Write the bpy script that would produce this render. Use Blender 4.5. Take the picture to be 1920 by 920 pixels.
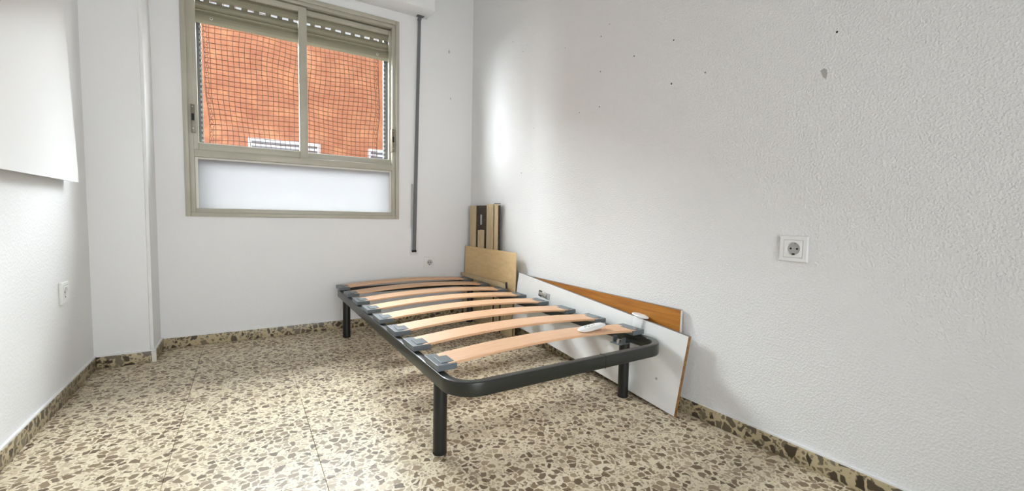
import bpy, bmesh, math, random
from mathutils import Vector, Matrix
random.seed(7)
scene = bpy.context.scene
for o in list(bpy.data.objects): bpy.data.objects.remove(o)

# ------------------------------------------------------------------ camera
def make_camera():
    cd = bpy.data.cameras.new('camera'); co = bpy.data.objects.new('camera', cd)
    scene.collection.objects.link(co)
    yaw, pitch, roll = 0.5580912936938344, -0.06662496260423559, 0.019307649818956787
    cy, sy, cp, sp = math.cos(yaw), math.sin(yaw), math.cos(pitch), math.sin(pitch)
    f = Vector((sy*cp, cy*cp, sp)); r = Vector((cy, -sy, 0)); u = r.cross(f)
    c, s = math.cos(roll), math.sin(roll)
    r2 = r*c + u*s; u2 = -r*s + u*c
    m = Matrix((r2, u2, -f)).transposed().to_4x4()
    m.translation = Vector((-1.5875107, -3.1951373, 0.816))
    co.matrix_world = m
    cd.sensor_fit = 'HORIZONTAL'; cd.sensor_width = 36.0
    cd.lens = 36.0*804.98/1920.0
    cd.clip_start = 0.02; cd.clip_end = 200
    scene.camera = co
make_camera()

# ------------------------------------------------------------------ light and exposure
scene.view_settings.view_transform = 'Standard'
scene.view_settings.look = 'None'
scene.view_settings.gamma = 1.0
scene.view_settings.use_curve_mapping = False
scene.view_settings.exposure = 1.03
world = bpy.data.worlds.new('overcast_sky'); scene.world = world; world.use_nodes = True
bg = world.node_tree.nodes['Background']
bg.inputs['Color'].default_value = (0.86, 0.93, 1.0, 1); bg.inputs['Strength'].default_value = 0.45

def lamp(name, kind, energy, color, loc, target, **kw):
    d = bpy.data.lights.new(name, kind); d.energy = energy; d.color = color
    for k, v in kw.items(): setattr(d, k, v)
    o = bpy.data.objects.new(name, d); scene.collection.objects.link(o)
    o.location = loc
    o.rotation_euler = (Vector(target)-Vector(loc)).to_track_quat('-Z', 'Y').to_euler()
    return o
# sun over our own roof, onto the facade across the street
lamp('sun', 'SUN', 0.2, (1.0, 0.93, 0.82), (0, -10, 20), (1.5, 6, 0), angle=math.radians(1.0))
# bright open sky above the roof across the street, falling in through the window
lamp('daylight_sky', 'AREA', 11500, (0.88, 0.95, 1.0), (-1.25, 7.5, 7.5), (-1.25, 0.0, 1.3),
     shape='RECTANGLE', size=16.0, size_y=7.0)
# open sky at the two ends of the street
lamp('daylight_street_west', 'AREA', 3300, (0.90, 0.96, 1.0), (-11.0, 4.2, 3.6), (-1.25, 0.0, 1.3), shape='RECTANGLE', size=5.0, size_y=6.5)
lamp('daylight_street_east', 'AREA', 700, (0.90, 0.96, 1.0), (8.5, 4.2, 3.6), (-1.25, 0.0, 1.3), shape='RECTANGLE', size=5.0, size_y=6.5)
# added fill lamp behind an unseen rear opening, lifting the back wall
lamp('rear_fill', 'AREA', 7.5, (0.94, 0.97, 1.0), (-1.20, -4.48, 0.88), (-1.25, 0.0, 1.10),
     shape='RECTANGLE', size=1.3, size_y=1.5, spread=math.radians(95))

# ------------------------------------------------------------------ materials
def mat(name, color, rough=0.6, metal=0.0, spec=0.5, build=None):
    m = bpy.data.materials.new(name); m.use_nodes = True
    nt = m.node_tree; b = nt.nodes['Principled BSDF']
    b.inputs['Base Color'].default_value = (*color, 1); b.inputs['Roughness'].default_value = rough
    b.inputs['Metallic'].default_value = metal; b.inputs['Specular IOR Level'].default_value = spec
    if build: build(nt, b)
    return m
def N(nt, t, **kw):
    n = nt.nodes.new(t)
    for k, v in kw.items(): setattr(n, k, v)
    return n
def L(nt, a, b): nt.links.new(a, b)
def math_node(nt, op, a, b=None, clamp=False):
    n = N(nt, 'ShaderNodeMath', operation=op); n.use_clamp = clamp
    for i, v in enumerate((a, b)):
        if v is None: continue
        if isinstance(v, (int, float)): n.inputs[i].default_value = v
        else: L(nt, v, n.inputs[i])
    return n.outputs[0]
def mixc(nt, fac, a, b, mode='MIX'):
    n = N(nt, 'ShaderNodeMix', data_type='RGBA', blend_type=mode)
    for idx, v in ((0, fac), (6, a), (7, b)):
        if isinstance(v, (int, float)): n.inputs[idx].default_value = v
        elif isinstance(v, tuple): n.inputs[idx].default_value = (*v, 1)
        else: L(nt, v, n.inputs[idx])
    return n.outputs[2]
def pos(nt): return N(nt, 'ShaderNodeNewGeometry').outputs['Position']
def noise(nt, vec, scale, detail=3, rough=0.5):
    n = N(nt, 'ShaderNodeTexNoise'); n.inputs['Scale'].default_value = scale
    n.inputs['Detail'].default_value = detail; n.inputs['Roughness'].default_value = rough
    L(nt, vec, n.inputs['Vector']); return n
def ramp(nt, fac, stops):
    n = N(nt, 'ShaderNodeValToRGB'); e = n.color_ramp.elements
    while len(e) < len(stops): e.new(0.5)
    for el, (p, c) in zip(e, stops): el.position = p; el.color = (*c, 1)
    L(nt, fac, n.inputs[0]); return n.outputs[0]
def bump(nt, b, height, strength, dist):
    n = N(nt, 'ShaderNodeBump'); n.inputs['Strength'].default_value = strength
    n.inputs['Distance'].default_value = dist
    L(nt, height, n.inputs['Height']); L(nt, n.outputs[0], b.inputs['Normal'])

def plaster(strength, dist, scale):
    def f(nt, b):
        p = pos(nt)
        a = noise(nt, p, scale, 2, 0.45).outputs['Fac']
        h = ramp(nt, a, [(0.40, (0, 0, 0)), (0.72, (1, 1, 1))])
        c = noise(nt, p, scale*0.28, 2).outputs['Fac']
        bump(nt, b, math_node(nt, 'ADD', h, math_node(nt, 'MULTIPLY', c, 0.6)), strength, dist)
        col = mixc(nt, noise(nt, p, 1.3, 4).outputs['Fac'], (0.80, 0.80, 0.80), (0.86, 0.86, 0.855))
        L(nt, col, b.inputs['Base Color'])
    return f
def terrazzo(scale, dark, ma=(0.68, 0.59, 0.42), mb=(0.80, 0.715, 0.545)):
    def f(nt, b):
        p = pos(nt)
        wob = noise(nt, p, scale*1.1, 2)
        v = N(nt, 'ShaderNodeVectorMath', operation='MULTIPLY_ADD')
        L(nt, wob.outputs['Color'], v.inputs[0]); v.inputs[1].default_value = (0.55/scale,)*3
        L(nt, p, v.inputs[2])
        def layer(sc, lo, hi, keep):
            e = N(nt, 'ShaderNodeTexVoronoi', feature='DISTANCE_TO_EDGE'); e.inputs['Scale'].default_value = sc
            c = N(nt, 'ShaderNodeTexVoronoi', feature='F1'); c.inputs['Scale'].default_value = sc
            L(nt, v.outputs[0], e.inputs['Vector']); L(nt, v.outputs[0], c.inputs['Vector'])
            s = N(nt, 'ShaderNodeSeparateColor'); L(nt, c.outputs['Color'], s.inputs[0])
            thr = math_node(nt, 'MULTIPLY_ADD', s.outputs[0], hi-lo); thr.node.inputs[2].default_value = lo
            d = math_node(nt, 'SUBTRACT', e.outputs['Distance'], thr)
            m = math_node(nt, 'MULTIPLY', d, 30.0, True)
            k = math_node(nt, 'LESS_THAN', s.outputs[1], keep)
            return math_node(nt, 'MULTIPLY', m, k), s.outputs[2]
        m1, r1 = layer(scale, 0.045, 0.20, 0.93)
        m2, r2 = layer(scale*2.0, 0.05, 0.22, 0.75)
        d = dark
        stops = [(0.0, (0.085*d, 0.058*d, 0.034*d)), (0.35, (0.17*d, 0.125*d, 0.078*d)),
                 (0.7, (0.27*d, 0.21*d, 0.14*d)), (0.92, (0.40*d, 0.33*d, 0.23*d))]
        base = mixc(nt, noise(nt, p, 26, 5).outputs['Fac'], ma, mb)
        c2 = mixc(nt, math_node(nt, 'MULTIPLY', m2, 0.75), base, ramp(nt, r2, stops))
        c1 = mixc(nt, m1, c2, ramp(nt, r1, stops))
        L(nt, c1, b.inputs['Base Color'])
        rr = noise(nt, p, 5, 3).outputs['Fac']
        L(nt, math_node(nt, 'MULTIPLY_ADD', rr, 0.14), b.inputs['Roughness'])
        b.inputs['Roughness'].links[0].from_node.inputs[2].default_value = 0.30
        b.inputs['Coat Weight'].default_value = 0.0
    return f
def grainy(c1, c2, scale, stretch, bumps=0.0):
    def f(nt, b):
        mp = N(nt, 'ShaderNodeMapping'); mp.inputs['Scale'].default_value = stretch
        L(nt, pos(nt), mp.inputs['Vector'])
        n = noise(nt, mp.outputs[0], scale, 5, 0.6).outputs['Fac']
        L(nt, mixc(nt, ramp(nt, n, [(0.3, (0, 0, 0)), (0.7, (1, 1, 1))]), c1, c2), b.inputs['Base Color'])
        if bumps: bump(nt, b, n, bumps, 0.002)
    return f
M = {}
M['wall_rough'] = mat('rough_white_plaster', (0.83,)*3, 0.85, spec=0.25, build=plaster(0.42, 0.004, 150))
M['wall_left'] = mat('stippled_white_plaster', (0.83,)*3, 0.85, spec=0.25, build=plaster(0.2, 0.003, 100))
M['wall_smooth'] = mat('smooth_white_plaster', (0.83,)*3, 0.85, spec=0.25, build=plaster(0.12, 0.002, 60))
M['white_paint'] = mat('white_gloss_paint', (0.84, 0.84, 0.83), 0.5)
M['terrazzo'] = mat('terrazzo_tile', (0.6, 0.5, 0.4), 0.3, spec=0.2, build=terrazzo(40, 1.6))
M['terrazzo_edge'] = mat('terrazzo_skirting', (0.6, 0.5, 0.4), 0.35, build=terrazzo(27, 0.5, (0.42, 0.34, 0.20), (0.56, 0.47, 0.31)))
M['grout'] = mat('dark_grout', (0.35, 0.31, 0.25), 0.9)
M['alu'] = mat('beige_painted_aluminium', (0.42, 0.40, 0.32), 0.42, build=grainy((0.40, 0.38, 0.30), (0.47, 0.45, 0.37), 6, (1, 1, 1)))
M['alu_dark'] = mat('latch_bronze', (0.20, 0.18, 0.13), 0.4, 0.3)
M['shutter'] = mat('olive_grey_shutter', (0.30, 0.28, 0.195), 0.5)
M['bead'] = mat('white_glazing_bead', (0.72, 0.70, 0.64), 0.6)
M['rail_grey'] = mat('grey_guide_rail', (0.09, 0.10, 0.10), 0.5)
M['brush'] = mat('pale_net_hook', (0.30, 0.30, 0.29), 0.6)
M['strap'] = mat('grey_webbing', (0.16, 0.165, 0.17), 0.85)
M['webbing_light'] = mat('light_grey_webbing', (0.40, 0.41, 0.42), 0.85)
M['plastic'] = mat('white_plastic', (0.82, 0.82, 0.80), 0.3)
M['plastic_dim'] = mat('grey_and_shaded_plastic', (0.45, 0.45, 0.44), 0.35)  # grey plastic parts; also the socket recess, its shade put into the colour
M['black'] = mat('black_void', (0.008, 0.008, 0.008), 0.7)
M['steel'] = mat('zinc_steel', (0.55, 0.54, 0.50), 0.35, 0.9)
M['bed'] = mat('dark_grey_enamel', (0.020, 0.022, 0.018), 0.32, 0.0)
M['leg'] = mat('black_enamel', (0.008, 0.009, 0.008), 0.4)
M['cap'] = mat('blue_grey_rubber', (0.13, 0.15, 0.16), 0.38)
M['slat'] = mat('birch_slat', (0.72, 0.45, 0.27), 0.45, build=grainy((0.70, 0.405, 0.225), (0.80, 0.50, 0.30), 18, (0.6, 9, 9)))
M['card'] = mat('brown_cardboard', (0.50, 0.34, 0.17), 0.8, build=grainy((0.66, 0.47, 0.235), (0.76, 0.56, 0.31), 9, (1, 1.5, 6)))
M['ply'] = mat('pale_timber_batten', (0.55, 0.43, 0.25), 0.7, build=grainy((0.48, 0.36, 0.20), (0.63, 0.51, 0.32), 14, (8, 8, 0.7)))
M['dark_board'] = mat('dark_hardboard', (0.045, 0.032, 0.018), 0.75, build=grainy((0.03, 0.02, 0.012), (0.07, 0.05, 0.03), 40, (1, 1, 1)))
M['melamine'] = mat('white_melamine', (0.80, 0.80, 0.78), 0.32, build=grainy((0.78, 0.78, 0.755), (0.84, 0.84, 0.825), 5, (1, 1, 2)))
M['chip_edge'] = mat('raw_brown_edge', (0.25, 0.11, 0.03), 0.6, build=grainy((0.14, 0.06, 0.02), (0.42, 0.22, 0.07), 30, (1, 1, 1.5)))
M['veneer'] = mat('orange_brown_veneer', (0.40, 0.15, 0.02), 0.35, build=grainy((0.30, 0.10, 0.012), (0.50, 0.205, 0.03), 7, (3, 0.6, 12)))
M['grey_edge'] = mat('grey_board_edge', (0.22, 0.20, 0.18), 0.7)
M['chalk'] = mat('chipped_plaster', (0.45, 0.44, 0.42), 0.95)
M['white_frame'] = mat('white_facade_frame', (0.62, 0.62, 0.65), 0.5)
M['dark_glass'] = mat('facade_glass', (0.20, 0.20, 0.22), 0.15)
M['asphalt'] = mat('asphalt', (0.12, 0.12, 0.12), 0.9)
def brick(nt, b):
    mp = N(nt, 'ShaderNodeMapping'); mp.inputs['Rotation'].default_value = (math.radians(90), 0, 0)
    L(nt, pos(nt), mp.inputs['Vector'])
    t = N(nt, 'ShaderNodeTexBrick'); L(nt, mp.outputs[0], t.inputs['Vector'])
    t.inputs['Scale'].default_value = 1.0; t.inputs['Brick Width'].default_value = 0.25
    t.inputs['Row Height'].default_value = 0.065; t.inputs['Mortar Size'].default_value = 0.006
    t.inputs['Color1'].default_value = (0.34, 0.108, 0.050, 1); t.inputs['Color2'].default_value = (0.39, 0.135, 0.066, 1)
    t.inputs['Mortar'].default_value = (0.31, 0.15, 0.09, 1)
    n = noise(nt, pos(nt), 1.6, 5, 0.6).outputs['Fac']
    c0 = mixc(nt, math_node(nt, 'MULTIPLY', n, 0.55), t.outputs[0], (0.42, 0.18, 0.09))
    n2 = noise(nt, pos(nt), 3.2, 6, 0.7).outputs['Fac']
    c1 = mixc(nt, ramp(nt, n2, [(0.50, (0, 0, 0)), (0.72, (1, 1, 1))]), c0, (0.50, 0.22, 0.10))
    L(nt, mixc(nt, ramp(nt, n2, [(0.30, (0.7, 0.7, 0.7)), (0.46, (0, 0, 0))]), c1, (0.30, 0.10, 0.055)), b.inputs['Base Color'])
M['brick'] = mat('orange_brick', (0.4, 0.15, 0.08), 0.9, build=brick)
M['cord'] = mat('brown_net_cord', (0.13, 0.055, 0.03), 0.8)
def glass_mat():
    m = bpy.data.materials.new('clear_glass'); m.use_nodes = True; nt = m.node_tree; nt.nodes.clear()
    o = N(nt, 'ShaderNodeOutputMaterial'); mx = N(nt, 'ShaderNodeMixShader'); fr = N(nt, 'ShaderNodeLayerWeight')
    fac = math_node(nt, 'MULTIPLY_ADD', math_node(nt, 'POWER', fr.outputs['Facing'], 5.0), 0.9); fac.node.inputs[2].default_value = 0.02
    t = N(nt, 'ShaderNodeBsdfTransparent'); t.inputs[0].default_value = (0.97, 0.97, 0.965, 1)
    g = N(nt, 'ShaderNodeBsdfGlossy'); g.inputs['Roughness'].default_value = 0.02
    L(nt, fac, mx.inputs[0]); L(nt, t.outputs[0], mx.inputs[1]); L(nt, g.outputs[0], mx.inputs[2]); L(nt, mx.outputs[0], o.inputs[0])
    return m
def frosted_mat():
    m = bpy.data.materials.new('frosted_glass'); m.use_nodes = True; nt = m.node_tree; nt.nodes.clear()
    o = N(nt, 'ShaderNodeOutputMaterial'); mx = N(nt, 'ShaderNodeMixShader'); mx.inputs[0].default_value = 0.25
    t = N(nt, 'ShaderNodeBsdfTranslucent'); t.inputs[0].default_value = (0.39, 0.39, 0.39, 1)
    g = N(nt, 'ShaderNodeBsdfDiffuse'); g.inputs['Color'].default_value = (0.6, 0.6, 0.62, 1)
    L(nt, t.outputs[0], mx.inputs[1]); L(nt, g.outputs[0], mx.inputs[2]); L(nt, mx.outputs[0], o.inputs[0])
    return m
M['glass'] = glass_mat(); M['frosted'] = frosted_mat()

# ------------------------------------------------------------------ mesh helpers (world coordinates)
def bm_box(bm, x0, x1, y0, y1, z0, z1, bevel=0.0, seg=2, mtx=None):
    r = bmesh.ops.create_cube(bm, size=1.0); vs = r['verts']
    for v in vs:
        v.co = Vector(((x0+x1)/2+v.co.x*(x1-x0), (y0+y1)/2+v.co.y*(y1-y0), (z0+z1)/2+v.co.z*(z1-z0)))
    if mtx: bmesh.ops.transform(bm, matrix=mtx, verts=vs)
    if bevel:
        es = list({e for v in vs for e in v.link_edges})
        bmesh.ops.bevel(bm, geom=es, offset=bevel, segments=seg, affect='EDGES', profile=0.5)
    return vs
def bm_cyl(bm, c, r, z0, z1, seg=24, r2=None, bevel=0.0):
    res = bmesh.ops.create_cone(bm, cap_ends=True, segments=seg, radius1=r, radius2=r if r2 is None else r2, depth=z1-z0)
    vs = res['verts']
    for v in vs: v.co += Vector((c[0], c[1], (z0+z1)/2))
    if bevel:
        es = list({e for v in vs for e in v.link_edges if abs(e.verts[0].co.z-e.verts[1].co.z) < 1e-6})
        bmesh.ops.bevel(bm, geom=es, offset=bevel, segments=2, affect='EDGES')
    return vs
def bm_tube(bm, pts, r, seg=4):
    rings = []
    for i, p in enumerate(pts):
        d = (pts[min(i+1, len(pts)-1)]-pts[max(i-1, 0)]).normalized()
        a = d.cross(Vector((0, 1, 0.01))).normalized(); b = d.cross(a)
        rings.append([bm.verts.new(p+(a*math.cos(t)+b*math.sin(t))*r) for t in [2*math.pi*k/seg for k in range(seg)]])
    for A, B in zip(rings, rings[1:]):
        for k in range(seg): bm.faces.new((A[k], A[(k+1) % seg], B[(k+1) % seg], B[k]))
def bm_lathe(bm, prof, seg=32, mtx=None):
    rings = []
    for r, z in prof:
        rings.append([bm.verts.new((r*math.cos(2*math.pi*k/seg), r*math.sin(2*math.pi*k/seg), z)) for k in range(seg)])
    for A, B in zip(rings, rings[1:]):
        for k in range(seg): bm.faces.new((A[k], A[(k+1) % seg], B[(k+1) % seg], B[k]))
    bm.faces.new(rings[0][::-1]); bm.faces.new(rings[-1])
    if mtx: bmesh.ops.transform(bm, matrix=mtx, verts=[v for rg in rings for v in rg])
def wloc(o):
    p = Vector((0, 0, 0))
    while o: p += o.location; o = o.parent
    return p
def obj(name, bm, material, parent=None, origin=None, smooth=False):
    bmesh.ops.recalc_face_normals(bm, faces=bm.faces)
    org = Vector(origin) if origin is not None else (wloc(parent) if parent else Vector((0, 0, 0)))
    me = bpy.data.meshes.new(name); bmesh.ops.translate(bm, verts=bm.verts, vec=-org); bm.to_mesh(me); bm.free()
    mats = material if isinstance(material, (list, tuple)) else [material]
    for m_ in mats: me.materials.append(M[m_] if isinstance(m_, str) else m_)
    if smooth:
        for p in me.polygons: p.use_smooth = True
        try: me.set_sharp_from_angle(angle=math.radians(40))
        except Exception: pass
    o = bpy.data.objects.new(name, me); scene.collection.objects.link(o)
    if parent: o.parent = parent; o.location = org-wloc(parent)
    else: o.location = org
    return o
def box(name, x0, x1, y0, y1, z0, z1, material, parent=None, bevel=0.0, origin=None):
    bm = bmesh.new(); bm_box(bm, x0, x1, y0, y1, z0, z1, bevel)
    if origin is None and parent is None: origin = ((x0+x1)/2, (y0+y1)/2, z0)
    return obj(name, bm, material, parent, origin, smooth=bevel > 0)
def tag(o, label, cat=None, group=None, kind=None):
    o['label'] = label
    if cat: o['category'] = cat
    if group: o['group'] = group
    if kind: o['kind'] = kind
    return o
def thing(name, label, cat, loc, group=None, kind=None):
    o = bpy.data.objects.new(name, None); scene.collection.objects.link(o); o.location = loc
    o.empty_display_size = 0.1
    return tag(o, label, cat, group, kind)
def share(src, name, parent, offset):
    c = src.copy(); c.name = name; scene.collection.objects.link(c); c.parent = parent
    c.location = src.location+Vector(offset); return c
def struct(o, label): o['kind'] = 'structure'; o['label'] = label; o['category'] = o.name.split('_')[0]; return o

XL = -2.2518; YR = -4.25; H = 2.62; HB = 0.0598
PY = -0.2498; PX = XL+0.2356
# ------------------------------------------------------------------ room shell
floor = struct(box('floor', XL-0.15, 0.15, YR-0.15, 0.22, -0.12, -0.012, 'grout'), 'cream terrazzo tile floor with brown stone chips')
tile = 0.42
def tile_mesh():
    bm = bmesh.new(); g = 0.0006
    bm_box(bm, g, tile-g, g, tile-g, -0.012, 0.0); me = bpy.data.meshes.new('floor_tile'); 
    es = [e for e in bm.edges if all(v.co.z > -0.001 for v in e.verts)]
    bmesh.ops.bevel(bm, geom=es, offset=0.0006, segments=1, affect='EDGES')
    bm.to_mesh(me); bm.free(); me.materials.append(M['terrazzo']); return me
tm = tile_mesh()
fl = wloc(floor)
for i in range(6):
    for j in range(11):
        x = -2.23+tile*i-0.0; y = -4.34+tile*j
        t = bpy.data.objects.new('floor_tile', tm); scene.collection.objects.link(t)
        t.parent = floor; t.location = Vector((x, y, random.uniform(-0.0002, 0)))-fl
# narrow cut tiles along the left wall
bm = bmesh.new(); bm_box(bm, XL-0.02, -2.2306, YR, 0.0, -0.012, -0.0002); obj('cut_floor_tile', bm, 'terrazzo', floor)

def wall_with_hole(name, xs, zs, hx, hz, y0, y1, material):
    bm = bmesh.new()
    bm_box(bm, xs[0], hx[0], y0, y1, zs[0], zs[1]); bm_box(bm, hx[1], xs[1], y0, y1, zs[0], zs[1])
    bm_box(bm, hx[0], hx[1], y0, y1, zs[0], hz[0]); bm_box(bm, hx[0], hx[1], y0, y1, hz[1], zs[1])
    bmesh.ops.remove_doubles(bm, verts=bm.verts, dist=1e-5)
    return obj(name, bm, material)
WX0, WX1, WZ0, WZ1 = -1.8807, -0.6021, 0.7818, 2.2143
wall_back = struct(wall_with_hole('wall_back', (XL-0.15, 0.15), (-0.12, H+0.1), (WX0+0.012, WX1-0.012), (WZ0+0.012, WZ1-0.012), 0.0, 0.22, 'wall_smooth'),
                   'white plastered wall around the window')
wall_right = struct(box('wall_right', 0.0, 0.15, YR, 0.0, -0.012, H, 'wall_rough'), 'rough stippled white wall on the right')
wall_left = struct(box('wall_left', XL-0.15, XL, YR, 0.0, -0.012, H, 'wall_left'), 'white stippled wall on the left')
ceiling = struct(box('ceiling', XL-0.15, 0.15, YR-0.15, 0.0, H, H+0.12, 'wall_smooth'), 'plain white ceiling')
bm = bmesh.new(); DX0, DX1, DZ = -1.95, -0.45, 2.08
bm_box(bm, XL-0.15, DX0, YR-0.15, YR, -0.012, H); bm_box(bm, DX1, 0.15, YR-0.15, YR, -0.012, H); bm_box(bm, DX0, DX1, YR-0.15, YR, DZ, H)  # opening added so the rear fill lamp can shine in
wall_rear = struct(obj('wall_rear', bm, 'wall_smooth'), 'plain white wall behind the viewer')
bm = bmesh.new(); vs = bm_box(bm, XL, PX, PY, 0.0, 0.0, H)
es = [e for e in bm.edges if all(abs(v.co.x-PX) < 1e-5 and abs(v.co.y-PY) < 1e-5 for v in e.verts)]
bmesh.ops.bevel(bm, geom=es, offset=0.014, segments=4, affect='EDGES')
wall_pier = struct(obj('wall_pier', bm, 'wall_smooth', smooth=True), 'white plastered pier left of the window')

def skirting(name, x0, x1, y0, y1, axis, label):
    o = struct(box(name, x0, x1, y0, y1, 0.0, HB, 'terrazzo_edge', bevel=0.002), label)
    o['category'] = 'baseboard'
    e = 0.003
    if axis == 'y': box('paint_line', x0+(e if x0 > -1 else 0), x1-(0 if x0 > -1 else e), y0, y1, HB, HB+0.006, 'white_paint', o)
    else: box('paint_line', x0, x1, y0+e, y1, HB, HB+0.006, 'white_paint', o)
    return o
skirting('baseboard_right', -0.012, 0.0, YR, 0.0, 'y', 'brown chip terrazzo baseboard along the right wall')
skirting('baseboard_left', XL, XL+0.012, YR, PY, 'y', 'brown chip terrazzo baseboard along the left wall')
skirting('baseboard_back', PX+0.012, -0.012, -0.012, 0.0, 'x', 'brown chip terrazzo baseboard under the window')
bp = skirting('baseboard_pier', XL+0.012, PX+0.012, PY-0.012, PY, 'x', 'brown chip terrazzo baseboard round the pier')
box('return_piece', PX, PX+0.012, PY, 0.0, 0.0, HB, 'terrazzo_edge', bp)
box('paint_line', PX, PX+0.009, PY, 0.0, HB, HB+0.006, 'white_paint', bp)
box('mortar_corner', PX-0.006, PX+0.0135, PY-0.0135, PY-0.0115, 0.001, HB-0.001, 'bead', bp)

# roller shutter housing above the window
BX, BZ, BD = -0.3896, 2.2844, 0.1676
sb = struct(box('trim_1', PX, BX, -BD, 0.0, BZ, H, 'wall_smooth', bevel=0.004), 'white plastered roller shutter housing above the window')
sb['category'] = 'trim'
box('strap_slot', -0.478, -0.425, -0.05, -0.012, BZ-0.0015, BZ+0.002, 'strap', sb)

# nail holes and chips in the walls
def hole_mesh(r, depth=0.0015):
    bm = bmesh.new(); bm_lathe(bm, [(r*1.0, 0), (r*0.75, depth*0.6), (r*0.2, depth*0.6)], 10)
    me = bpy.data.meshes.new('nail_hole'); bm.to_mesh(me); bm.free(); me.materials.append(M['black']); return me
hm = hole_mesh(0.0045)
RH = [(-1.543, 1.798, .6), (-1.484, 1.757, .9), (-1.937, 1.589, .9), (-1.715, 1.589, .9), (-1.488, 1.578, .8), (-1.935, 1.406, 1.1),
      (-1.489, 1.398, .9), (-1.329, 1.399, .7), (-0.753, 1.112, .9), (-0.615, 2.013, .6), (-0.745, 1.906, .6), (-1.19, 1.79, .5),
      (-0.889, 1.386, .5), (-2.096, 1.410, .8), (-2.550, 1.413, .9)]
for y, z, s in RH:
    o = bpy.data.objects.new('nail_hole', hm); scene.collection.objects.link(o); o.parent = wall_right
    o.rotation_euler = (0, -math.pi/2, 0); o.scale = (s*0.9, s*0.8, 1)
    o.location = Vector((0.0, y, z))-wloc(wall_right)
bm = bmesh.new()
ring = [(-.010, -.024), (.004, -.014), (.011, .004), (.016, .016), (.002, .022), (-.012, .012), (-.014, -.006)]
a = [bm.verts.new((-0.0008, -2.522+u*0.6, 1.293+w*0.7)) for u, w in ring]; b_ = [bm.verts.new((0.001, -2.522+u*0.75, 1.293+w*0.85)) for u, w in ring]
bm.faces.new(a)
for k in range(len(a)): bm.faces.new((a[k], b_[k], b_[(k+1) % 7], a[(k+1) % 7]))
obj('plaster_chip', bm, 'chalk', wall_right)
for x, z, s in ((-0.206, 2.09, 1.4), (-0.189, 1.734, 0.9)):
    o = bpy.data.objects.new('filled_hole', hm.copy()); o.data.materials[0] = M['chalk']; scene.collection.objects.link(o); o.parent = wall_back
    o.rotation_euler = (math.pi/2, 0, 0); o.scale = (s, s*2.2, 1); o.location = Vector((x, 0, z))

# ------------------------------------------------------------------ window
win = thing('window_1', 'beige aluminium window with two clear sashes above a frosted pane', 'window', ((WX0+WX1)/2, 0, WZ0), kind='structure')
def frame_ring(name, x0, x1, z0, z1, w, y0, y1, material, parent, bevel=0.002, wb=None, wt=None, wr=None):
    wb = w if wb is None else wb; wt = w if wt is None else wt; wr = w if wr is None else wr
    bm = bmesh.new()
    bm_box(bm, x0, x0+w, y0, y1, z0, z1, bevel); bm_box(bm, x1-wr, x1, y0, y1, z0, z1, bevel)
    bm_box(bm, x0+w, x1-wr, y0+0.0004, y1, z0, z0+wb, bevel); bm_box(bm, x0+w, x1-wr, y0+0.0004, y1, z1-wt, z1, bevel)
    return obj(name, bm, material, parent, smooth=True)
frame_ring('cover_strip', WX0, WX1, WZ0, WZ1, 0.025, -0.014, 0.0, 'alu', win, 0.003, wt=0.030)
frame_ring('outer_frame', WX0+0.013, WX1-0.013, WZ0+0.013, WZ1-0.013, 0.036, 0.0, 0.075, 'alu', win)
# transom between sashes and frosted pane
box('transom', WX0+0.049, WX1-0.049, -0.006, 0.075, 1.138, 1.180, 'alu', win, 0.003)
def sash(x0, x1, y0, y1, w0, w1):
    s = frame_ring('sash', x0, x1, 1.180, 2.155, w0, y0, y1, 'alu', win, 0.003, wb=0.040, wt=0.030, wr=w1)
    box('glass_pane', x0+w0-0.004, x1-w1+0.004, (y0+y1)/2-0.002, (y0+y1)/2+0.002, 1.216, 2.129, 'glass', s)
    box('glazing_bead', x0+w0, x1-w1, y0+0.006, y1-0.004, 1.2205, 1.2245, 'bead', s)
    return s
s1 = sash(WX0+0.028, -1.214, 0.002, 0.028, 0.044, 0.050)
s2 = sash(-1.262, WX1-0.032, 0.034, 0.060, 0.046, 0.032)
def latch(xc, w, parent):
    l = box('latch', xc-w/2, xc+w/2, -0.018, -0.0005 if parent is s1 else 0.033, 1.275, 1.440, 'alu_dark', parent, 0.002)
    box('latch_slider', xc-w*0.3, xc+w*0.3, -0.022, -0.0181, 1.345, 1.385, 'black', l)
    for z in (1.30, 1.425):
        bm = bmesh.new(); bm_lathe(bm, [(0.003, 0), (0.003, 0.002)], 10, Matrix.Translation((xc, -0.0181, z)) @ Matrix.Rotation(math.pi/2, 4, 'X')); obj('screw', bm, 'steel', l)
latch(-1.832, 0.022, s1); latch(-0.648, 0.020, s2)
# lower fixed light
frame_ring('glazing_bead', WX0+0.049, WX1-0.049, WZ0+0.049-0.02, 1.138, 0.016, 0.010, 0.034, 'bead', win, 0.002, wb=0.012, wt=0.012)
box('frosted_pane', WX0+0.060, WX1-0.060, 0.020, 0.026, 0.818, 1.130, 'frosted', win)

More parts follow.
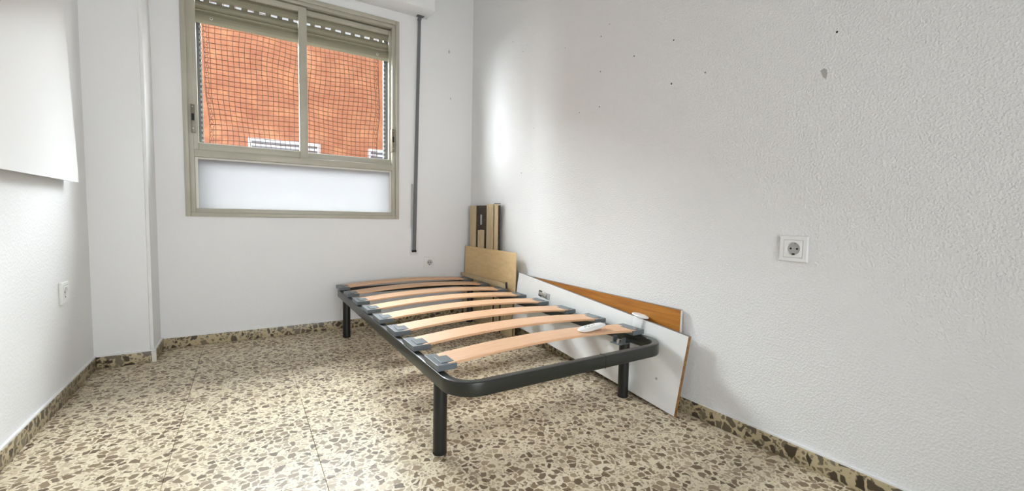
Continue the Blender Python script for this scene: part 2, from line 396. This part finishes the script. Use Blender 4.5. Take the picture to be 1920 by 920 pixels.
# roller shutter, half drawn up, outside the glass
RX0, RX1 = -1.838, -0.640
sh = thing('roller_shutter', 'olive grey roller shutter rolled almost fully up behind the window glass', 'shutter', ((RX0+RX1)/2, 0.11, 1.953))
def shutter_slat(z0, z1, lip):
    bm = bmesh.new()
    prof = [(0.094, 0.0), (0.086, 0.25), (0.084, 0.5), (0.086, 0.75), (0.095, 1.0), (0.102, 1.0), (0.102, 0.0)]
    ends = [[bm.verts.new((x, y, z0+(z1-z0)*t)) for y, t in prof] for x in (RX0, RX1)]
    n = len(prof)
    for k in range(n): bm.faces.new((ends[0][k], ends[0][(k+1) % n], ends[1][(k+1) % n], ends[1][k]))
    bm.faces.new(ends[0]); bm.faces.new(ends[1][::-1])
    if lip:
        x = RX0
        while x < RX1-0.02:
            bm_box(bm, x, min(x+0.030, RX1), 0.096, 0.100, z1-0.001, z1+lip+0.001); x += 0.0655
    return obj('shutter_slat', bm, 'shutter', sh)
b0 = shutter_slat(1.953, 2.018, 0)
b0.name = 'bottom_bar'
for x in (-1.735, -0.735):
    bm = bmesh.new(); bm_lathe(bm, [(0.009, 0), (0.008, 0.004), (0.004, 0.005)], 14, Matrix.Translation((x, 0.087, 1.985)) @ Matrix.Rotation(math.pi/2, 4, 'X'))
    o = obj('stop_button', bm, 'bead', b0)
    bm = bmesh.new(); bm_lathe(bm, [(0.004, 0), (0.003, 0.001)], 10, Matrix.Translation((x, 0.0818, 1.985)) @ Matrix.Rotation(math.pi/2, 4, 'X')); obj('screw_hole', bm, 'black', b0)
shutter_slat(2.0195, 2.036, 0); shutter_slat(2.0365, 2.082, 0.016); shutter_slat(2.098, 2.165, 0.010); shutter_slat(2.175, 2.245, 0); 
box('shutter_slat', RX0, RX1, 0.104, 0.110, 2.13, 2.25, 'shutter', sh)
for x0, x1, hx in ((-1.833, -1.792, -1.786), (-0.682, -0.642, -0.690)):
    g = box('guide_rail', x0, x1, 0.114, 0.145, 0.80, 2.19, 'rail_grey', sh, 0.002)
    bm = bmesh.new(); z = 0.84
    while z < 2.15:
        xx = x1 if x0 < -1 else x0
        bm_box(bm, xx-0.008 if x0 < -1 else xx-0.004, xx+0.004 if x0 < -1 else xx+0.008, 0.100, 0.1138, z, z+0.014, mtx=None); z += 0.031
    t = obj('net_hook_strip', bm, 'brush', g); t['kind'] = 'stuff'

# pigeon net
bm = bmesh.new(); nx, nz = 34, 40
def netp(i, j):
    u, v = i/nx, j/nz
    x = -1.775+1.07*u; z = 0.86+1.26*v
    x, z = x+0.010*math.sin(z*6+u*4)+0.004*math.sin(z*15+u*9), z+0.010*math.sin(x*5+1+v*3)+0.006*math.sin(x*12+v*8)
    y = 0.185+0.010*math.sin(u*9)*math.sin(v*7)
    return Vector((min(max(x, -1.788), -0.694), y, z))
for i in range(nx+1): bm_tube(bm, [netp(i, j*0.5) for j in range(2*nz+1)], 0.0023, 3)
for j in range(nz+1): bm_tube(bm, [netp(i*0.5, j) for i in range(2*nx+1)], 0.0023, 3)
for e in (0, nx):
    for k in range(2):
        bm_tube(bm, [netp(e, j*0.25)+Vector(((0.012 if e == 0 else -0.012)*(k+0.5)+random.uniform(-.006, .006), random.uniform(-.004, .004), 0)) for j in range(4*nz+1)], 0.0018, 3)
net = obj('bird_net', bm, 'cord', origin=(-1.24, 0.185, 0.86)); tag(net, 'thin brown bird net stretched outside the window', 'net')

# shutter strap and winder plate
st = thing('shutter_strap', 'grey webbing strap of the roller shutter hanging right of the window', 'strap', (-0.48, -0.012, 0.51))
bm = bmesh.new()
for (xa, xb) in ((0, 0),):
    A = [(-0.462, 2.284), (-0.440, 2.284)]; B = [(-0.499, 0.540), (-0.471, 0.540)]
    q = []
    for (x, z) in (A[0], A[1], B[1], B[0]):
        q.append((bm.verts.new((x, -0.016, z)), bm.verts.new((x, -0.013, z))))
    for k in range(4):
        n = (k+1) % 4; bm.faces.new((q[k][0], q[n][0], q[n][1], q[k][1]))
    bm.faces.new([v[0] for v in q]); bm.faces.new([v[1] for v in q][::-1])
obj('webbing', bm, 'strap', st)
box('back_webbing', -0.5075, -0.4955, -0.0125, -0.0095, 0.545, 1.05, 'webbing_light', st)
bm = bmesh.new(); bm_lathe(bm, [(0.013, 0), (0.013, 0.020)], 16, Matrix.Translation((-0.452, -0.006, 2.268)) @ Matrix.Rotation(math.pi/2, 4, 'X')); obj('guide_roller', bm, 'strap', st, smooth=True)
pl = box('winder_plate', -0.517, -0.452, -0.006, 0.0, 0.510, 0.715, 'plastic', st, 0.002)
box('slot', -0.503, -0.467, -0.0172, -0.0062, 0.531, 0.548, 'black', pl, 0.002)

# ------------------------------------------------------------------ power sockets
def socket(origin, ax_r, ax_n, size, label):
    org = Vector(origin); r = Vector(ax_r); n = Vector(ax_n); u = n.cross(r)
    if u.z < 0: u = -u
    mtx = Matrix((r, u, n)).transposed().to_4x4(); mtx.translation = org
    t = thing('wall_socket', label, 'socket', org, 'white round pin wall sockets')
    h = size/2
    def sq_ring(name, ho, hi, z0, z1, zi, material, parent):
        bm = bmesh.new()
        def loop(hh, z): return [bm.verts.new((sx*hh, sy*hh, z)) for sx, sy in ((-1, -1), (1, -1), (1, 1), (-1, 1))]
        ls = [loop(ho, z0), loop(ho, z1*0.55), loop(ho*0.95, z1), loop(hi*1.06, z1), loop(hi, zi), loop(hi, z0)]
        for A, B in zip(ls, ls[1:]+ls[:1]):
            for k in range(4): bm.faces.new((A[k], A[(k+1) % 4], B[(k+1) % 4], B[k]))
        bmesh.ops.transform(bm, matrix=mtx, verts=bm.verts); return obj(name, bm, material, parent)
    sq_ring('cover_frame', h, h*0.66, 0.0005, 0.010, 0.0075, 'plastic', t)
    # insert with a round recess
    bm = bmesh.new(); seg = 40; R_ = h*0.50; hi = h*0.655
    sqr = []
    for k in range(seg):
        a = 2*math.pi*k/seg; c, s = math.cos(a), math.sin(a); m_ = max(abs(c), abs(s)); sqr.append((hi*c/m_, hi*s/m_))
    rings = [[bm.verts.new((x, y, 0.001)) for x, y in sqr], [bm.verts.new((x, y, 0.0105)) for x, y in sqr]]
    for rad, z in ((R_*1.04, 0.0115), (R_, 0.0105), (R_*0.93, 0.003), (R_*0.05, 0.0028)):
        rings.append([bm.verts.new((rad*math.cos(2*math.pi*k/seg), rad*math.sin(2*math.pi*k/seg), z)) for k in range(seg)])
    for A, B in zip(rings, rings[1:]):
        for k in range(seg): bm.faces.new((A[k], A[(k+1) % seg], B[(k+1) % seg], B[k]))
    bm.faces.new(rings[-1]); bm.faces.new(rings[0][::-1])
    bmesh.ops.transform(bm, matrix=mtx, verts=bm.verts)
    for f in bm.faces: f.material_index = 0
    ins = obj('insert', bm, ['plastic', 'plastic_dim'], t)
    bm = bmesh.new()
    bm_lathe(bm, [(R_*0.90, 0.0031), (R_*0.90, 0.0036)], 28, mtx); cup = obj('recess', bm, 'plastic_dim', ins)  # darker disc: shade inside the cup put into its colour
    for dx in (-0.45, 0.45):
        bm = bmesh.new(); bm_lathe(bm, [(h*0.078, 0.0037), (h*0.078, 0.0042)], 12, mtx @ Matrix.Translation((dx*R_, 0, 0))); obj('pin_hole', bm, 'black', ins)
    bm = bmesh.new(); bm_lathe(bm, [(h*0.04, 0.0037), (h*0.03, 0.0050)], 10, mtx); obj('centre_screw', bm, 'steel', ins)
    for sy in (-1, 1):
        bm = bmesh.new(); bm_box(bm, -h*0.07, h*0.07, sy*R_*0.82-h*0.05, sy*R_*0.82+h*0.05, 0.0037, 0.0085); bmesh.ops.transform(bm, matrix=mtx, verts=bm.verts); obj('earth_clip', bm, 'steel' if sy > 0 else 'black', ins)
    return t
socket((0.0, -2.467, 0.7265), (0, -1, 0), (-1, 0, 0), 0.088, 'white round pin wall socket on the rough right wall')
socket((-0.357, 0.0, 0.447), (1, 0, 0), (0, -1, 0), 0.086, 'white round pin wall socket low beside the shutter strap')
socket((XL, -0.640, 0.456), (0, 1, 0), (1, 0, 0), 0.092, 'white round pin wall socket on the left wall beside the pier')

# white sheet hung on the left wall, tipped forward at the foot
ps = thing('wall_panel', 'plain white panel hung on the left wall, tipped forward at its lower edge', 'panel', (XL+0.04, -1.1, 0.932))
bm = bmesh.new()
zb, zt = 0.932, 1.98; db, dt = 0.040, 0.008
v = []
for y in (-0.527, -1.75):
    for z, d in ((zb, db), (zt, dt)):
        v.append((bm.verts.new((XL+d, y, z)), bm.verts.new((XL+d-0.004, y, z))))
idx = [0, 1, 3, 2]
bm.faces.new([v[i][0] for i in idx]); bm.faces.new([v[i][1] for i in idx][::-1])
for k in range(4):
    i, j = idx[k], idx[(k+1) % 4]; bm.faces.new((v[i][0], v[i][1], v[j][1], v[j][0]))
obj('sheet', bm, 'white_paint', ps)
for y in (-0.56, -1.70):
    bm = bmesh.new(); bm_lathe(bm, [(0.006, 0), (0.006, 0.006), (0.003, 0.008)], 12, Matrix.Translation((XL+0.0155, y, 1.728)) @ Matrix.Rotation(math.pi/2, 4, 'Y')); obj('screw', bm, 'leg', ps)

# ------------------------------------------------------------------ bed base
bx0, bx1, by0, by1, zt_, zb_ = -1.064, -0.086, -2.052, -0.066, 0.305, 0.258
bed = thing('bed_base', 'dark grey metal bed base with eight bare wooden slats', 'bed', ((bx0+bx1)/2, (by0+by1)/2, 0.0))
def rounded_path(x0, x1, y0, y1, r, n=10):
    pts = []
    for cx, cy, a0 in ((x1-r, y1-r, 0), (x0+r, y1-r, 90), (x0+r, y0+r, 180), (x1-r, y0+r, 270)):
        for k in range(n+1):
            a = math.radians(a0+90*k/n); pts.append((cx+r*math.cos(a), cy+r*math.sin(a), math.cos(a), math.sin(a)))
    return pts
bm = bmesh.new(); w = 0.030; rr = 0.105; c = 0.0045
path = rounded_path(bx0, bx1, by0, by1, rr)
prof = []
for cu, cv, a0 in ((-c, zt_-c, 0), (-w+c, zt_-c, 90), (-w+c, zb_+c, 180), (-c, zb_+c, 270)):
    for k in range(4):
        a = math.radians(a0+30*k); prof.append((cu+c*math.cos(a), cv+c*math.sin(a)))
rings = [[bm.verts.new((x+nx_*o_, y+ny_*o_, z)) for o_, z in prof] for x, y, nx_, ny_ in path]
for A, B in zip(rings, rings[1:]+rings[:1]):
    n = len(prof)
    for k in range(n): bm.faces.new((A[k], A[(k+1) % n], B[(k+1) % n], B[k]))
fr = obj('frame', bm, 'bed', bed, smooth=True)
box('joint_seam', -0.452, -0.4505, by0-0.0006, by0+w+0.0006, zb_-0.0006, zt_+0.0006, 'black', fr)
box('joint_seam', -0.702, -0.7005, by1-w-0.0006, by1+0.0006, zb_-0.0006, zt_+0.0006, 'black', fr)
# legs
def make_leg():
    bm = bmesh.new(); bm_cyl(bm, (0, 0), 0.0235, 0.0, 0.2575, 28, bevel=0.002); return bm
legs = [(-1.030, -1.858), (-1.024, -0.244), (-0.120, -1.834), (-0.120, -0.244)]
for k, (x, y) in enumerate(legs):
    bm = bmesh.new(); bm_cyl(bm, (x, y), 0.0235, 0.006, zb_+0.0002, 28)
    lg = obj('leg', bm, 'leg', bed, smooth=True)
    bm = bmesh.new(); bm_cyl(bm, (x, y), 0.0245, 0.0, 0.012, 28, bevel=0.002); obj('foot_cap', bm, 'black', lg, smooth=True)
    if x < -0.6: continue
    sx = -1
    bm = bmesh.new()
    cx = x+sx*0.035
    bm_box(bm, min(x, x+sx*0.062), max(x, x+sx*0.062), y-0.030, y+0.030, zb_-0.004, zb_+0.0, 0.001)
    bm_box(bm, cx-0.012, cx+0.026 if sx > 0 else cx+0.012, y-0.028, y-0.024, zb_, zb_+0.026)
    bm_box(bm, cx-0.012, cx+0.012, y+0.024, y+0.028, zb_, zb_+0.026)
    br = obj('leg_bracket', bm, 'cap', bed)
    bm = bmesh.new(); bm_cyl(bm, (cx+sx*0.008, y), 0.007, zb_, zb_+0.012, 6); obj('bolt', bm, 'steel', br)
# slats with end caps
def slat_z(t): return 0.326+0.024*(1-(2*t-1)**2)
sy = [-0.152, -0.420, -0.679, -0.914, -1.147, -1.387, -1.614, -1.852]
def slat_bm(yc):
    bm = bmesh.new(); n = 20; rows = []
    x0, x1 = bx0+0.016, bx1-0.014; hw = 0.057; th = 0.009
    for k in range(n+1):
        t = k/n; x = x0+(x1-x0)*t; z = slat_z(t)
        rows.append([bm.verts.new((x, yc+dy, z+dz)) for dy, dz in ((-hw, -0.002), (-hw+0.002, 0), (hw-0.002, 0), (hw, -0.002), (hw, -th+0.001), (hw-0.001, -th), (-hw+0.001, -th), (-hw, -th+0.001))])
    for A, B in zip(rows, rows[1:]):
        for q in range(8): bm.faces.new((A[q], A[(q+1) % 8], B[(q+1) % 8], B[q]))
    bm.faces.new(rows[0]); bm.faces.new(rows[-1][::-1]); return bm
def cap_bm(yc, left):
    bm = bmesh.new(); s = 1 if left else -1
    xo = bx0+0.000 if left else bx1-0.000
    def bb(u0, u1, v0, v1, z0, z1, bv=0.0):
        a, b = xo+s*u0, xo+s*u1; bm_box(bm, min(a, b), max(a, b), yc+v0, yc+v1, z0, z1, bv)
    bb(0.001, 0.070, -0.063, 0.063, 0.3085, 0.3285, 0.0012)       # sleeve round the slat end
    bb(0.020, 0.066, -0.046, 0.020, 0.3280, 0.3315, 0.0010)      # raised pad
    bb(0.006, 0.024, -0.050, 0.050, 0.3045, 0.310, 0.001)        # lug over the rail
    return bm
caps = {}
for i, yc in enumerate(sy):
    o = obj('slat', slat_bm(yc), 'slat', bed)
    obj('end_cap', cap_bm(yc, True), 'cap', o)
    obj('end_cap', cap_bm(yc, False), 'cap', o)

# white remote lying on the nearest slat
rem = thing('remote_control', 'small white remote control lying on the nearest bed slat', 'remote', (-0.345, -1.858, 0.3445))
bm = bmesh.new()
bmesh.ops.create_uvsphere(bm, u_segments=32, v_segments=16, radius=1.0)
for v_ in bm.verts:
    x, y, z = v_.co
    f = lambda a, p: math.copysign(abs(a)**p, a)
    q = Vector((f(x, .72)*0.082, f(y, .72)*0.025*(1-0.12*x), f(z, .8)*(0.0115 if z > 0 else 0.010)))
    q.z += 0.0105; v_.co = q
RM = Matrix.Translation((-0.345, -1.858, 0.3450)) @ Matrix.Rotation(math.radians(-1.5), 4, 'Y') @ Matrix.Rotation(math.radians(8), 4, 'Z')
bmesh.ops.transform(bm, matrix=RM, verts=bm.verts)
body = obj('body', bm, 'plastic', rem, smooth=True)
for k, (bx_, by_) in enumerate(((-0.045, 0), (-0.028, 0.007), (-0.028, -0.007), (-0.010, 0.007), (-0.010, -0.007), (0.010, 0))):
    bm = bmesh.new(); bm_lathe(bm, [(0.0042, 0.0185), (0.0040, 0.0226), (0.0025, 0.0230)], 12, RM @ Matrix.Translation((bx_, by_, 0))); obj('button', bm, 'plastic_dim', rem)

# ------------------------------------------------------------------ boards stacked along the right wall
# white melamine board, its far end raised
P0 = Vector((-0.088, -2.088, 0.002)); U = Vector((0.006, 0.9965, 0.083)).normalized()
V = Vector((0.095, -0.083, 0.99)); V = (V-U*V.dot(U)).normalized(); Wn = U.cross(V).normalized()
if Wn.x < 0: Wn = -Wn
def frame_m(P, U, V, W): 
    m = Matrix((U, V, W)).transposed().to_4x4(); m.translation = P; return m
BM_ = frame_m(P0, U, V, Wn)
wb = thing('melamine_board', 'long white melamine board leaning behind the bed with a hinge near its top', 'board', P0)
def lbox(name, u0, u1, v0, v1, w0, w1, material, parent, bevel=0.0, m=BM_):
    bm = bmesh.new(); bm_box(bm, u0, u1, v0, v1, w0, w1, bevel); bmesh.ops.transform(bm, matrix=m, verts=bm.verts)
    return obj(name, bm, material, parent, smooth=bevel > 0)
LB, HBD, TB = 1.295, 0.342, 0.017
lbox('panel', 0.0, LB, 0.0, HBD, 0.0, TB-0.001, 'melamine', wb)
lbox('raw_edge', -0.001, 0.0, 0.0, HBD, 0.0005, TB, 'chip_edge', wb)
lbox('top_edge', -0.001, LB, HBD, HBD+0.001, 0.0005, TB, 'grey_edge', wb)
lbox('bottom_edge', 0.0, LB, -0.001, 0.0, 0.0005, TB-0.001, 'grey_edge', wb)
hg = lbox('hinge', 0.935, 0.995, 0.250, 0.285, -0.003, 0.0, 'plastic_dim', wb, 0.001)
lbox('hinge_arm', 0.965, 1.035, 0.257, 0.279, -0.010, -0.003, 'steel', hg, 0.002)
lbox('hinge_cup', 1.015, 1.043, 0.250, 0.286, -0.007, -0.0005, 'leg', hg, 0.003)
bm = bmesh.new(); bm_lathe(bm, [(0.006, 0), (0.004, 0.0005)], 10, BM_ @ Matrix.Translation((0.115, 0.115, -0.0004))); obj('screw_hole', bm, 'chalk', wb)
# orange brown board behind it
bb = thing('veneer_board', 'orange brown veneered board standing between white board and wall', 'board', (-0.03, -1.45, 0.0))
UB = Vector((0, 1, 0.0)); VB = Vector((0.025, 0, 1)).normalized(); WB = Vector((1, 0, -0.025)).normalized()
MB_ = frame_m(Vector((-0.032, -2.05, 0.0025)), UB, VB, WB)
bm = bmesh.new(); pl_ = [(0, 0), (0.30, 0), (0.36, 0.14), (1.14, 0.14), (1.14, 0.431), (0, 0.431)]
A = [bm.verts.new((u_, v_, 0)) for u_, v_ in pl_]; B = [bm.verts.new((u_, v_, 0.012)) for u_, v_ in pl_]
for k in range(6): bm.faces.new((A[k], A[(k+1) % 6], B[(k+1) % 6], B[k]))
bm.faces.new(A); bm.faces.new(B[::-1]); bmesh.ops.transform(bm, matrix=MB_, verts=bm.verts); obj('panel', bm, 'veneer', bb)
lbox('top_edge', 0.0, 1.14, 0.431, 0.4325, 0.0, 0.012, 'grey_edge', bb, m=MB_)
lbox('end_band', -0.001, 0.0, 0.0, 0.431, 0.0, 0.012, 'bead', bb, m=MB_)
# white plastic plug on the top edge of the white board
pt = P0+U*0.262+V*(HBD+0.001)+Wn*(TB*0.3)
cp = thing('plastic_plug', 'small white oval plastic plug resting on the top edge of the white board', 'plug', pt)
bm = bmesh.new()
bm_lathe(bm, [(0.004, 0.001), (0.026, 0.004), (0.036, 0.008), (0.037, 0.012), (0.034, 0.015), (0.020, 0.0165), (0.003, 0.0165)], 28,
         Matrix.Translation(pt) @ Matrix.Rotation(math.radians(5), 4, 'X') @ Matrix.Diagonal((0.62, 1.25, 1.0, 1)))
dsk = obj('disc', bm, 'plastic', cp, smooth=True)
bm = bmesh.new(); bm_box(bm, -0.022, 0.022, -0.055, 0.0, -0.010, -0.0012, 0.003)
for v_ in bm.verts: v_.co.x *= 1+0.7*(v_.co.y+0.055)/0.055*0.5
bmesh.ops.transform(bm, matrix=frame_m(P0+U*0.262+V*(HBD+0.003), U, V, Wn), verts=bm.verts); obj('clip', bm, 'plastic', cp, smooth=True)

# brown cardboard sheet
def quad_slab(name, a, b, z0, z1, th, material, parent, lean=0.0):
    # vertical slab between plan points a and b, thickness towards the wall, top leaning by "lean"
    a = Vector((*a, 0)); b = Vector((*b, 0)); d = (b-a).normalized(); n = Vector((-d.y, d.x, 0))
    if n.x < 0: n = -n
    bm = bmesh.new(); vs = []
    for p in (a, b):
        for z, l in ((z0, 0), (z1, lean)):
            q = p+n*l+Vector((0, 0, z)); vs.append((bm.verts.new(q), bm.verts.new(q+n*th)))
    idx = [0, 1, 3, 2]
    bm.faces.new([vs[i][0] for i in idx]); bm.faces.new([vs[i][1] for i in idx][::-1])
    for k in range(4):
        i, j = idx[k], idx[(k+1) % 4]; bm.faces.new((vs[i][0], vs[i][1], vs[j][1], vs[j][0]))
    return obj(name, bm, material, parent)
cb = thing('cardboard_sheet', 'flat tan cardboard sheet standing between the bed and the corner', 'cardboard', (-0.07, -0.42, 0.0))
quad_slab('sheet', (-0.070, -0.045), (-0.060, -0.796), 0.001, 0.577, 0.004, 'card', cb, 0.004)
cs = thing('cardboard_strip', 'narrow pale cardboard strip standing on the slat ends before the cardboard sheet', 'cardboard', (-0.096, -0.4, 0.3322))
bm = bmesh.new()
pp = [(-0.036, 0.3322), (-0.036, 0.3625), (-0.20, 0.3640), (-0.45, 0.3632), (-0.66, 0.3645), (-0.730, 0.3600), (-0.738, 0.3322)]
A = [bm.verts.new((-0.098, y, z)) for y, z in pp]; B = [bm.verts.new((-0.094, y, z)) for y, z in pp]
for k in range(len(pp)): bm.faces.new((A[k], A[(k+1) % len(pp)], B[(k+1) % len(pp)], B[k]))
bm.faces.new(A); bm.faces.new(B[::-1]); obj('strip', bm, 'ply', cs)
box('end_clip', -0.101, -0.091, -0.750, -0.7385, 0.3322, 0.3760, 'leg', cs, 0.002)
# low timber panel in front of it, along the bed rail
lp = thing('timber_panel', 'low pale timber panel with battens squeezed behind the bed rail', 'panel', (-0.07, -0.4, 0.0))
bm = bmesh.new()
poly = [(-0.042, 0.001), (-0.042, 0.352), (-0.688, 0.352), (-0.694, 0.335), (-0.704, 0.348), (-0.712, 0.300), (-0.79, 0.285), (-0.79, 0.001)]
A = [bm.verts.new((-0.0765+0.0135*0, y, z)) for y, z in poly]; B = [bm.verts.new((-0.0805, y, z)) for y, z in poly]
for k in range(len(poly)): bm.faces.new((A[k], A[(k+1) % len(poly)], B[(k+1) % len(poly)], B[k]))
bm.faces.new(A); bm.faces.new(B[::-1])
bmesh.ops.translate(bm, verts=bm.verts, vec=(0.005, 0, 0))
obj('board', bm, 'ply', lp)
for y0 in (-0.22, -0.36, -0.50, -0.58, -0.68, -0.77):
    box('batten', -0.0795, -0.0756, y0-0.018, y0+0.018, 0.001, 0.250, 'ply', lp)
for y0 in (-0.535, -0.63):
    box('gap_strip', -0.0762, -0.0756, y0-0.010, y0+0.010, 0.001, 0.250, 'dark_board', lp)
# tall battened board in the corner
tb = thing('battened_board', 'tall dark board with pale vertical battens standing in the corner', 'board', (-0.04, -0.3, 0.0))
box('backing', -0.040, -0.022, -0.523, -0.087, 0.001, 0.897, 'dark_board', tb)
YS = []
for y0, y1, z1 in ((-0.182, -0.087, 0.898), (-0.463, -0.365, 0.905), (-0.523, -0.482, 0.905)):
    box('batten', -0.050, -0.0402, y0, y1, 0.001, z1, 'ply', tb, 0.001)
box('batten', -0.050, -0.0402, -0.258, -0.226, 0.001, 0.708, 'ply', tb, 0.001)
box('batten', -0.049, -0.0402, -0.318, -0.260, 0.001, 0.712, 'ply', tb, 0.001)
box('paper_scrap', -0.0412, -0.0402, -0.274, -0.250, 0.752, 0.828, 'plastic_dim', tb)
box('top_cap', -0.050, -0.022, -0.523, -0.480, 0.9052, 0.912, 'grey_edge', tb)

# ------------------------------------------------------------------ across the street
fb = thing('apartment_building', 'orange brick apartment building across the street', 'building', (0, 6.2, -3.0))
FZ = -3.0
wins = [(-1.50, -0.30, 0.75, 2.157), (0.608, 1.81, 0.75, 2.157), (-3.61, -2.41, 0.75, 2.157)]
bm = bmesh.new(); xs = [-9.0]
for a_, b_, _, _ in sorted(wins): xs += [a_, b_]
xs.append(9.0)
for k in range(len(xs)-1):
    if k % 2 == 0: bm_box(bm, xs[k], xs[k+1], 6.0, 6.3, FZ, 4.25)
    else: bm_box(bm, xs[k], xs[k+1], 6.0, 6.3, FZ, 0.75); bm_box(bm, xs[k], xs[k+1], 6.0, 6.3, 2.157, 4.25)
obj('wall', bm, 'brick', fb)
for a_, b_, z0, z1 in wins:
    bm = bmesh.new()
    for x0, x1, q0, q1 in ((a_, a_+.05, z0, z1), (b_-.05, b_, z0, z1), (a_+.05, b_-.05, z0, z0+.05), (a_+.05, b_-.05, z1-.055, z1), (a_+.05, b_-.05, z1-.14, z1-.105)):
        bm_box(bm, x0, x1, 5.99, 6.07, q0, q1)
    wf = obj('window_frame', bm, 'white_frame', fb)
    box('pane', a_+.05, b_-.05, 6.03, 6.04, z0+.05, z1-.14, 'dark_glass', wf)
    box('roller_strip', a_+.05, b_-.05, 6.03, 6.04, z1-.105, z1-.055, 'dark_glass', wf)
gr = struct(box('ground_street', -9, 9, 0.3, 6.0, -3.1, -3.0, 'asphalt'), 'street between the buildings'); gr['category'] = 'street'
